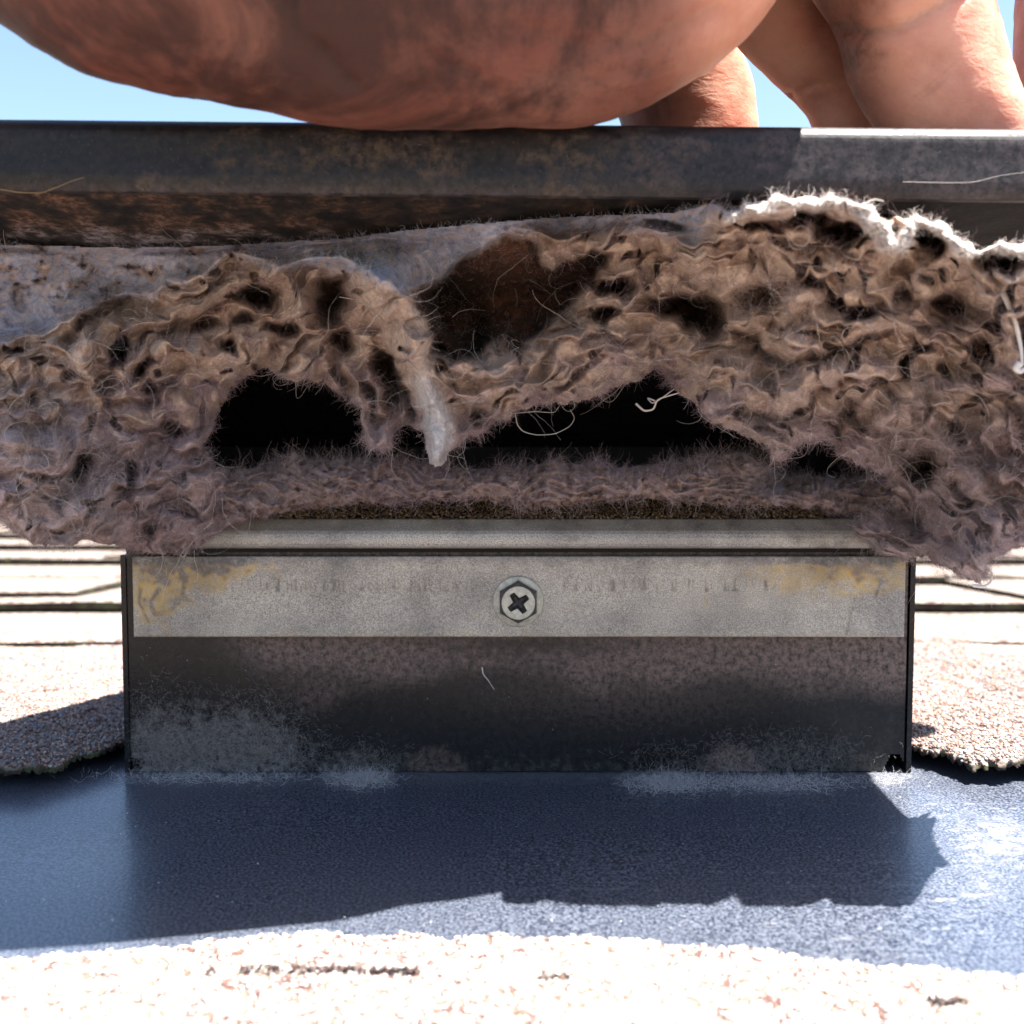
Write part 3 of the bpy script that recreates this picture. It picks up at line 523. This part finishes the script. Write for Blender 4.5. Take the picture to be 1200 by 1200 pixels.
# small pits
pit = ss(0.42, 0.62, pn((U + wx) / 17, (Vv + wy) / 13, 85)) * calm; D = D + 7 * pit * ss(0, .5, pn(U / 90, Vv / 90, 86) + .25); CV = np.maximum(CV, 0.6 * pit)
# curl the edges back so the mass has thickness
e = sdf(U, Vv, outer) + (2.2 * fbm(U / 7, Vv / 7, 90, 3) + 1.0 * pn(U / 2.7, Vv / 2.7, 91)) * (1 - 0.95 * ss(310, 300, Vv) * (1 - ss(780, 820, U)))
eb = ss(14, 0, e); topedge = ss(300, 270, Vv) * (1 - ss(820, 860, U)); D = D + (9 * eb ** 2) * (1 - topedge)
backcrest = ss(9, 0, e) * ss(840, 880, U) * ss(330, 300, Vv); D = D + 14 * backcrest ** 1.5
sl_ = (525 - Vv) / 1230.0; ymax = np.where(sl_ > -0.1, (90.5 / np.maximum(sl_ + 0.168, 0.02)) - 270, 200)
D = np.where(U < 1000, np.minimum(D, ymax - 0.6 - cg * (2.5 + 3.5 * ridged((U + wx) / 34, (Vv + U * .4) / 22, 180, 2) + 1.5 * ridged(U / 13, Vv / 9, 182, 2))), D)
D = np.where(D < -80, -80 - 8 * (1 - np.exp((np.minimum(D, -80) + 80) / 8)), D); D = np.minimum(D, 14)
_cr, _ = segdist(u, v, [(840, 244), (884, 235), (938, 232), (988, 233), (1012, 242), (1026, 275), (1050, 292), (1066, 275), (1068, 254), (1100, 257), (1125, 283), (1146, 294), (1200, 284), (1330, 292)])
D = D - ss(26, 8, _cr) * (1.6 * ridged((U + wx) / 15, (Vv + U * .3) / 7, 160, 3, .6) - 0.8 + .5 * pn(U / 3.3, Vv / 3.3, 161))
LX, LY, LZ = P(U, Vv, D)
LX = LX + 1.2 * pn(U / 20, Vv / 20, 92) * calm; LZ = LZ + 1.2 * pn(U / 20, Vv / 20, 93) * calm
# lint colours, with hollow shade and sky blue painted in
cn = fbm(U / 30, Vv / 22, 95, 4); cn2 = fbm(U / 9, Vv / 7, 96, 3)
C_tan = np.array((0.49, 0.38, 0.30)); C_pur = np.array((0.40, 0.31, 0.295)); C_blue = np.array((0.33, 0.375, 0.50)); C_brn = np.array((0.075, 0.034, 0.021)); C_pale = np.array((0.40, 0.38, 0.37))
wt = ss(-0.35, 0.35, (465 - v) / 110 + cn * 1.3)[..., None]
col = C_pur * (1 - wt) + C_tan * wt
b = np.clip(top * (0.85 + 1.0 * cn2 + .5 * cn) * (1 - cg), 0, 1)[..., None]; dkb = (ss(-.1, .35, fbm(U / 26, Vv / 18, 170, 4)) * ss(420, 200, U) * ss(400, 330, Vv) * .85 + .35 * ss(.1, .4, cn2))[..., None]; col = col * (1 - b) + (C_blue * (1 - dkb) + np.array((.07, .062, .07)) * dkb) * b  # blue of the skylight painted into the top lint
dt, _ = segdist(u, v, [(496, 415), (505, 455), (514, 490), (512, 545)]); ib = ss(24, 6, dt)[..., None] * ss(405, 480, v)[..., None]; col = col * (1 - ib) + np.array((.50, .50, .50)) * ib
kb = np.clip(CV * 0.97 + 0.35 * ss(0.1, 0.5, cn - .2 * cn2), 0, 1)[..., None] * (1 - b); kd = np.clip(1.2 * blob(u, v, 522, 348, 30, 34) + 1.2 * blob(u, v, 560, 385, 16, 30) + blob(u, v, 700, 305, 26, 14) + .8 * blob(u, v, 640, 395, 14, 30), 0, 1)[..., None] * cg[..., None]; br = C_brn * (1 - .8 * kd) * (1 + 0.9 * blob(u, v, 600, 350, 30, 60)[..., None]); col = col * (1 - kb) + br * kb  # brown hollows, darkened in colour to stand for shade
cr, _ = segdist(u, v, [(858, 250), (884, 235), (938, 232), (988, 233), (1012, 242), (1026, 275), (1050, 292), (1066, 275), (1068, 254), (1100, 257), (1125, 283), (1146, 294), (1200, 284)])
kc = (ss(16, 5, cr) * 0.85)[..., None]; col = col * (1 - kc) + C_pale * kc
yl = (0.5 * blob(u, v, 115, 470, 14, 18))[..., None]; col = col * (1 - yl) + np.array((.42, .25, .08)) * yl
pk = (0.5 * blob(u, v, 945, 500, 40, 14) + .3 * ss(.2, .5, cn2))[..., None] * (1 - wt); col = col * (1 - pk) + np.array((.38, .22, .21)) * pk
mask = e > 0
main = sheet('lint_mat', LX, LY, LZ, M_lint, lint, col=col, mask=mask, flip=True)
BX, BY, BZ = P(U[::4, ::4], Vv[::4, ::4], D[::4, ::4] + 6 + 2 * pn(U[::4, ::4] / 30, Vv[::4, ::4] / 30, 150))
sheet('lint_backing', BX, BY, BZ, M_lint, lint, col=col[::4, ::4], mask=(e > 3)[::4, ::4])
# lower roll lying on the sill
topl = np.array([(190, 560), (250, 548), (290, 548), (330, 541), (345, 529), (362, 540), (400, 538), (450, 536), (480, 541), (500, 545), (540, 549), (580, 548), (620, 545), (650, 539), (668, 545), (700, 538), (720, 548), (760, 545), (800, 541), (830, 533), (870, 530), (895, 546), (920, 556), (1000, 560), (1080, 560)], float)
U2, V2 = np.meshgrid(np.arange(180, 1085, du), np.arange(518, 618, du), indexing='ij')
tl = np.interp(U2, topl[:, 0], topl[:, 1]) + 3 * fbm(U2 / 8, V2 / 8, 100, 3)
bl = np.interp(U2, [180, 300, 345, 420, 480, 520, 600, 660, 700, 740, 780, 830, 900, 1000, 1085], [612, 608, 600, 592, 589, 586, 592, 596, 588, 585, 587, 591, 594, 606, 612]) + 7 * fbm(U2 / 14, V2 / 14, 101, 3)
hh = np.clip((V2 - tl) / (bl - tl), 0, 1); m2 = (V2 > tl) & (V2 < bl)
D2 = 9 - 15 * np.sqrt(np.clip(1 - (2 * hh - 1) ** 2, 0, 1)) - 6 * hh + 9 * ss(900, 930, U2) * ss(1040, 1000, U2) + 16 * blob(U2, V2, 905, 566, 24, 14)
w2 = pn(U2 / 50, V2 / 40, 102) * 22
D2 += 5 * fbm(U2 / 60, V2 / 60, 195, 2); D2 -= 4.5 * ridged((U2 + w2) / 44, (V2 + w2) / 16, 103, 2) + 2.4 * ridged((U2 + w2) / 17, (V2 + w2) / 8, 105, 2) + .15 * pn(U2 / 4, V2 / 4, 107)
X2, Y2, Z2 = P(U2, V2, D2); cn = fbm(U2 / 18, V2 / 10, 108, 4); w = ss(-.2, .3, cn)[..., None]
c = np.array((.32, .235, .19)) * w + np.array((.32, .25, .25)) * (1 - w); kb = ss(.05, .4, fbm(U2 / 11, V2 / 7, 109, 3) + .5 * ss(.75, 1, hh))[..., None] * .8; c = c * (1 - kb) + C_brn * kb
low = sheet('lint_roll', X2, Y2, Z2, M_lint, lint, col=c, mask=m2, flip=True)

# fuzz: loose fibres all over the lint
def fuzz_on(X, Y, Z, m, wgt, n, lmin, lmax, out, k=7, curl=0.4, drop=0.0, comb=0.9):
    ii = np.flatnonzero(m.ravel()); w = wgt.ravel()[ii]; w = w / w.sum(); pick = RNG.choice(ii, n, p=w)
    Pp = np.stack([X.ravel()[pick], Y.ravel()[pick], Z.ravel()[pick]], 1)
    d = RNG.normal(0, 1, (n, 3)); d[:, 1] = -np.abs(d[:, 1]) * out + RNG.normal(0, .15, n); d[:, 2] -= drop; d /= np.linalg.norm(d, axis=1, keepdims=True)
    fa = pn(Pp[:, 0] / 14, Pp[:, 2] / 9, 130) * 5 + 0.5; fl = np.stack([np.cos(fa), -0.25 - 0 * fa, np.sin(fa)], 1); d = d + fl * comb; d /= np.linalg.norm(d, axis=1, keepdims=True)
    L = (lmin + (lmax - lmin) * RNG.random(n) ** 2.2)[:, None]; S = [Pp + RNG.normal(0, .15, (n, 3))]; ax = RNG.normal(0, 1, (n, 3)); bend = RNG.normal(0, curl, (n, 1))
    for i in range(k - 1):
        d = d + np.cross(ax, d) * bend * 0.6 + RNG.normal(0, .16, (n, 3)); d /= np.linalg.norm(d, axis=1, keepdims=True); S.append(S[-1] + d * L / (k - 1))
    return np.stack(S, 1)
edgew = 0.65 + 2.2 * ss(14, 0, e) * (1 - topedge) + 1.0 * (1 - wt[..., 0]) + 0.5 * blob(U, Vv, 700, 430, 90, 50)
edgew *= (1 - 0.9 * top) * (1 - 0.6 * np.clip(CV, 0, 1)) * (1 - 0.9 * ss(26, 14, cr)) * (1 - 0.85 * ss(22, 8, ice))
S1 = fuzz_on(LX, LY, LZ, mask, edgew * (U > -30) * (U < 1230), 125000, 0.8, 4.6, 0.40)
hair('lint_fuzz', S1, M_fib, RNG.uniform(.014, .030, len(S1)), lint, kind='stuff')
S2 = fuzz_on(X2, Y2, Z2, m2, 0.4 + 1.5 * ss(.2, 0, hh) + .6 * ss(.85, 1, hh), 18000, 1.2, 7.0, 0.4)
hair('lint_fuzz', S2, M_fib, RNG.uniform(.014, .028, len(S2)), lint, kind='stuff')
S3 = fuzz_on(LX, LY, LZ, mask, edgew * (U > -30) * (U < 1230) * (1 - topedge) * (1 - ss(34, 20, cr)), 1000, 5, 20, 0.3, 14, 0.4)
hair('stray_fibres', S3, M_pale, RNG.uniform(.014, .04, len(S3)), lint, kind='stuff')
S4 = fuzz_on(LX, LY, LZ, mask & (cr < 14) & (U > 850), ss(14, 4, cr), 2200, .6, 2.6, 0.8)
hair('crest_fuzz', S4, M_pale, RNG.uniform(.02, .04, len(S4)), lint, kind='stuff')
S5 = fuzz_on(LX, LY, LZ, mask & (top > 0.5), top * (U > -20) * (1.05 - ss(-.1, .35, fbm(U / 26, Vv / 18, 170, 4)) * ss(420, 200, U)), 9000, .6, 3.0, 0.6)
hair('sky_tinted_nap', S5, mat_fibre_pale('sky_tinted_fluff', (0.36, 0.40, 0.49)), RNG.uniform(.018, .03, len(S5)), lint, kind='stuff')  # fibres tinted blue for the skylight on them
def thread(name, pts, Y, r, mat=M_pale, parent=lint, **kw):
    pts = np.array(pts, float); n = len(pts); t = np.linspace(0, n - 1, n * 6); Ya = np.interp(t, np.linspace(0, n - 1, np.size(Y)), np.atleast_1d(Y))
    # smooth through the points
    px = np.interp(t, range(n), pts[:, 0]); py = np.interp(t, range(n), pts[:, 1])
    for _ in range(4): px[1:-1] = (px[:-2] + 2 * px[1:-1] + px[2:]) / 4; py[1:-1] = (py[:-2] + 2 * py[1:-1] + py[2:]) / 4
    x, y, z = P(px, py, Ya); return hair(name, np.stack([x, y, z], 1)[None], mat, np.array([r]), parent, **kw)
thread('loose_thread', [(604, 485), (606, 498), (613, 506), (628, 510), (650, 509), (668, 500), (674, 490), (668, 480)], -8, .09)
thread('loose_thread', [(590, 486), (625, 482), (650, 484), (655, 476)], -9, .07)
thread('loose_thread', [(745, 473), (755, 482), (766, 480), (770, 468), (790, 462), (805, 458)], [-6, -12], .28)
thread('loose_thread', [(768, 470), (758, 466), (765, 474), (790, 456)], [-6, -12], .2)
thread('loose_thread', [(553, 462), (545, 470), (534, 490), (530, 497)], -20, .16)
thread('loose_thread', [(530, 372), (538, 365), (552, 362), (568, 364)], -2, .08)
thread('loose_thread', [(1058, 213), (1100, 214), (1140, 214), (1170, 206), (1200, 202), (1230, 200)], -71.6, .03)
thread('loose_thread', [(0, 222), (25, 226), (50, 226), (70, 218), (85, 212), (98, 208)], -71.4, .05, mat_fibre_pale('tan_thread', (0.4, 0.27, 0.14)))
thread('loose_thread', [(565, 782), (566, 790), (572, 797), (579, 808)], -1.2, .14)
thread('loose_thread', [(1140, 686), (1152, 688), (1161, 683), (1163, 672), (1158, 664)], -50, .35)
thread('loose_thread', [(1173, 338), (1184, 362), (1192, 385), (1197, 410), (1198, 428)], -76, .55)
thread('loose_thread', [(1196, 425), (1190, 432), (1196, 436), (1204, 430)], -78, .7)
thread('loose_thread', [(160, 640), (185, 632), (205, 642), (215, 655), (222, 640), (236, 622), (250, 612)], -9, .14)
thread('loose_thread', [(905, 232), (903, 222), (906, 218)], -88, .10); thread('loose_thread', [(950, 230), (955, 224), (953, 219)], -88, .08)
thread('loose_thread', [(1010, 240), (1025, 233), (1036, 236)], -86, .12); thread('loose_thread', [(398, 348), (420, 352), (436, 345)], -26, .06)
# dark specks standing for shaded gaps along the front edge, white flecks on the paint
tp = []
for a, b, ww in ((245, 1139, 1.0), (305, 1136, 3.2), (378, 1137, 5.2), (452, 1139, 5.0), (650, 1146, 2.5), (1110, 1174, 3.0)):
    x0, y0 = Gz(a, b, 2.8); k = int(22 * ww); tp.append(np.stack([RNG.uniform(x0 - ww, x0 + ww, k), RNG.normal(y0, .32, k), RNG.uniform(2.6, 3.5, k)], 1))
granules('gap_shade_specks', np.concatenate(tp), 0.2, 0.5, vent, M_crumb, np.array([(0.05, 0.03, 0.03), (0.10, 0.06, 0.06), (0.03, 0.025, 0.03)]))
k = 90; a = RNG.uniform(0, 1200, k); b = RNG.uniform(930, 1090, k); xy = [Gz(p, q, 0.3) for p, q in zip(a, b)]
granules('paint_flecks', np.array([(q[0], q[1], .4) for q in xy]), 0.08, 0.3, vent, M_crumb, np.array([(0.8, 0.8, 0.78), (0.6, 0.58, 0.55)]), .4)
k = 60; a = RNG.uniform(-96, 100, k); b = RNG.uniform(3, 34, k); granules('paint_flecks', np.stack([a, 0 * a - .35, b], 1), 0.07, 0.22, vent, M_crumb, np.array([(0.6, 0.58, 0.55), (0.4, 0.38, 0.36)]), .6)
# fluff on skirt and flashing joint, belongs to the dirt on the vent
def scatter(n, blobs, zf):
    out = []
    for bx, by, rx, ry, wgt in blobs:
        m = int(n * wgt); out.append(np.stack([RNG.normal(bx, rx, m), RNG.normal(by, ry, m)], 1))
    return np.concatenate(out)
def dusthair(name, pts, wall, mat, lmin, lmax, r):
    n = len(pts); pts = np.array(pts)
    if wall:
        x, y, z = P(pts[:, 0], pts[:, 1], np.full(n, -0.4)); ok = (z > 0.8) & (x > -99) & (x < 102) & (z < 35); x, y, z = x[ok], y[ok], z[ok]
    else:
        xy = [Gz(a, b, 0.3) for a, b in pts]; x = np.array([q[0] for q in xy]); y = np.array([q[1] for q in xy]); ok = (y < -0.6); x, y = x[ok], y[ok]; z = np.full(len(x), 0.35)
    n = len(x); S = [np.stack([x, y, z], 1)]; d = RNG.normal(0, 1, (n, 3)); d[:, 1] = -np.abs(d[:, 1]) * .5; d[:, 2] = d[:, 2] * .8 + (.4 if not wall else .1)
    d /= np.linalg.norm(d, axis=1, keepdims=True); L = RNG.uniform(lmin, lmax, (n, 1))
    for i in range(5): d = d + RNG.normal(0, .35, (n, 3)); d /= np.linalg.norm(d, axis=1, keepdims=True); S.append(S[-1] + d * L / 5)
    return hair(name, np.stack(S, 1), mat, RNG.uniform(r * .6, r, n), vent, kind='stuff')
dusthair('dust_fluff', scatter(7000, [(235, 880, 55, 24, .55), (180, 860, 25, 28, .2), (300, 850, 30, 22, .15), (330, 880, 20, 15, .1)], 0), True, M_dustf, .8, 3.2, .022)
dusthair('dust_fluff', scatter(1700, [(930, 890, 45, 18, .6), (860, 880, 20, 12, .15), (425, 890, 25, 15, .15), (785, 890, 25, 14, .15)], 0), True, M_dustf, .8, 3.2, .02)
dusthair('dust_fluff', scatter(4600, [(425, 913, 18, 5, .22), (785, 917, 24, 6, .3), (250, 911, 60, 4, .2), (900, 918, 50, 5, .25), (1040, 915, 12, 3, .05)], 0), False, M_bluef, .8, 4.2, .035)

# ================================================================== HAND
def hand_obj():
    bm = bmesh.new()
    def E(px, py, Y, r, sy=1.0):      # rounded mass: pixel centre, depth, radius in pixels there
        x, y, z = (float(q) for q in P(px, py, Y)); s = (Y - CY) / F; R_ = r * s
        return Vector((x, y, z)), R_, sy
    def ell(e):
        c, r, sy = e; m = Matrix.Translation(c) @ Matrix.Diagonal((r, r * sy, r, 1)); bmesh.ops.create_icosphere(bm, subdivisions=4, radius=1, matrix=m)
    def chain(es, n=9):
        for (c0, r0, s0), (c1, r1, s1) in zip(es, es[1:]):
            k = max(2, int((c1 - c0).length / (0.18 * min(r0, r1))))
            for i in range(k + 1):
                t = i / k; t2 = t; ell((c0.lerp(c1, t), r0 + (r1 - r0) * t2, s0 + (s1 - s0) * t))
    # forearm, heel of the hand, palm
    chain([E(-900, -760, -92, 190, .8), E(-250, -420, -90, 215, .75), E(190, -206, -86, 290, .62), E(430, -164, -81, 296, .60), E(655, -98, -78, 234, .60), E(700, -136, -74, 243, .6)]); chain([E(700, -150, -74, 235, .6), E(880, -255, -74, 190, .6)])
    chain([E(640, -120, -60, 230, .6), E(860, -330, -46, 200, .65), E(1150, -380, -38, 160, .7)])
    # fingers: root, middle joint, last joint, tip
    chain([E(700, -90, -14, 96, .8), E(770, 34, 8, 76, .7), E(804, 118, 11, 80, .7), E(816, 190, 10, 74, .7), E(818, 245, 8, 56, .7)])
    chain([E(820, -260, -26, 80), E(868, -60, -22, 74), E(925, 20, -18, 62), E(992, 96, -18, 54)]); chain([E(1000, 100, -18, 51), E(1010, 130, -18, 57), E(1030, 205, -20, 50)])
    chain([E(1235, -300, -22, 80), E(1266, -60, -8, 66), E(1258, 60, -8, 64), E(1238, 200, -10, 58)])
    chain([E(1290, -300, -8, 74), E(1318, -120, 14, 60), E(1310, 30, 14, 54), E(1290, 250, 12, 44)])
    # thumb, nearest the camera
    chain([E(960, -340, -52, 130, .8), E(1035, -120, -48, 116, .8), E(1052, -72, -47, 113, .8)]); chain([E(1070, 20, -46, 86, .8), E(1082, 62, -45, 89, .8), E(1108, 118, -45, 80, .8), E(1138, 162, -45, 70, .8)])
    chain([E(1056, -72, -47, 106, .8), E(1070, 20, -46, 84, .8)])
    me = bpy.data.meshes.new('hand'); bm.to_mesh(me); bm.free(); me.transform(Matrix.Scale(MM, 4)); tmp = bpy.data.objects.new('tmp', me); COL.objects.link(tmp)
    rm = tmp.modifiers.new('r', 'REMESH'); rm.mode = 'VOXEL'; rm.voxel_size = 0.0014; s = tmp.modifiers.new('s', 'SMOOTH'); s.factor = 0.5; s.iterations = 14
    dg = bpy.context.evaluated_depsgraph_get(); out = bpy.data.meshes.new_from_object(tmp.evaluated_get(dg)); bpy.data.objects.remove(tmp)
    n = len(out.vertices); co = np.empty(n * 3, np.float32); out.vertices.foreach_get('co', co); co = co.reshape(-1, 3) / MM; no = np.empty(n * 3, np.float32); out.vertices.foreach_get('normal', no); no = no.reshape(-1, 3)
    u, v = proj(co[:, 0], co[:, 1], co[:, 2]); u = u.astype(float); v = v.astype(float); front = no[:, 1] < 0.3; dsp = np.zeros(n)
    Yc = co[:, 1]
    def crease(pts, w, a, ymax=50, ymin=-200):
        d, _ = segdist(u, v, pts); dsp[:] -= 1.2 * a * np.exp(-(d / w) ** 2) * front * (Yc < ymax) * (Yc > ymin)
    crease([(340, 0), (352, 40), (385, 70), (410, 100)], 9, 1.0); crease([(345, -60), (340, 0)], 9, 1.0); crease([(590, 30), (680, 55), (760, 50), (840, 10)], 9, .7)
    crease([(620, 85), (700, 95), (780, 80)], 6, .4); crease([(980, 33), (1010, 38), (1050, 33), (1090, 12), (1130, -10)], 7, 1.6, -30); crease([(480, 60), (560, 90), (600, 130)], 8, .5)
    crease([(925, 112), (950, 100), (985, 92)], 5, .9); crease([(930, 120), (990, 106)], 4, .5); crease([(150, 40), (210, 90), (240, 120)], 8, .3)
    dsp += 0.5 * fbm(u / 70, v / 50, 120, 3) * 1.2 + .08 * ridged(u / 40, v / 14, 124, 2)
    co = co + no * dsp[:, None]; out.vertices.foreach_set('co', (co * MM).astype(np.float32).ravel()); out.polygons.foreach_set('use_smooth', np.ones(len(out.polygons), bool))
    gr = np.clip(1.0 * ss(860, 760, u) + 0.9 * ss(1070, 985, u) * ss(940, 960, u) * ss(-25, -35, Yc), 0, 1) * ss(-400, 0, u)  # shade painted over the palm and the thumb's left side
    at = out.color_attributes.new('Col', 'FLOAT_COLOR', 'POINT'); cc = np.ones((n, 4), np.float32); cc[:, 3] = gr; at.data.foreach_set('color', cc.ravel())
    out.materials.clear(); out.materials.append(M_skin); out.name = 'person'; out.update()
    return link(bpy.data.objects.new('person', out), None, None, 'bare hand pressing down on the top of the metal hood, fingers spread', 'person')
hand_obj()
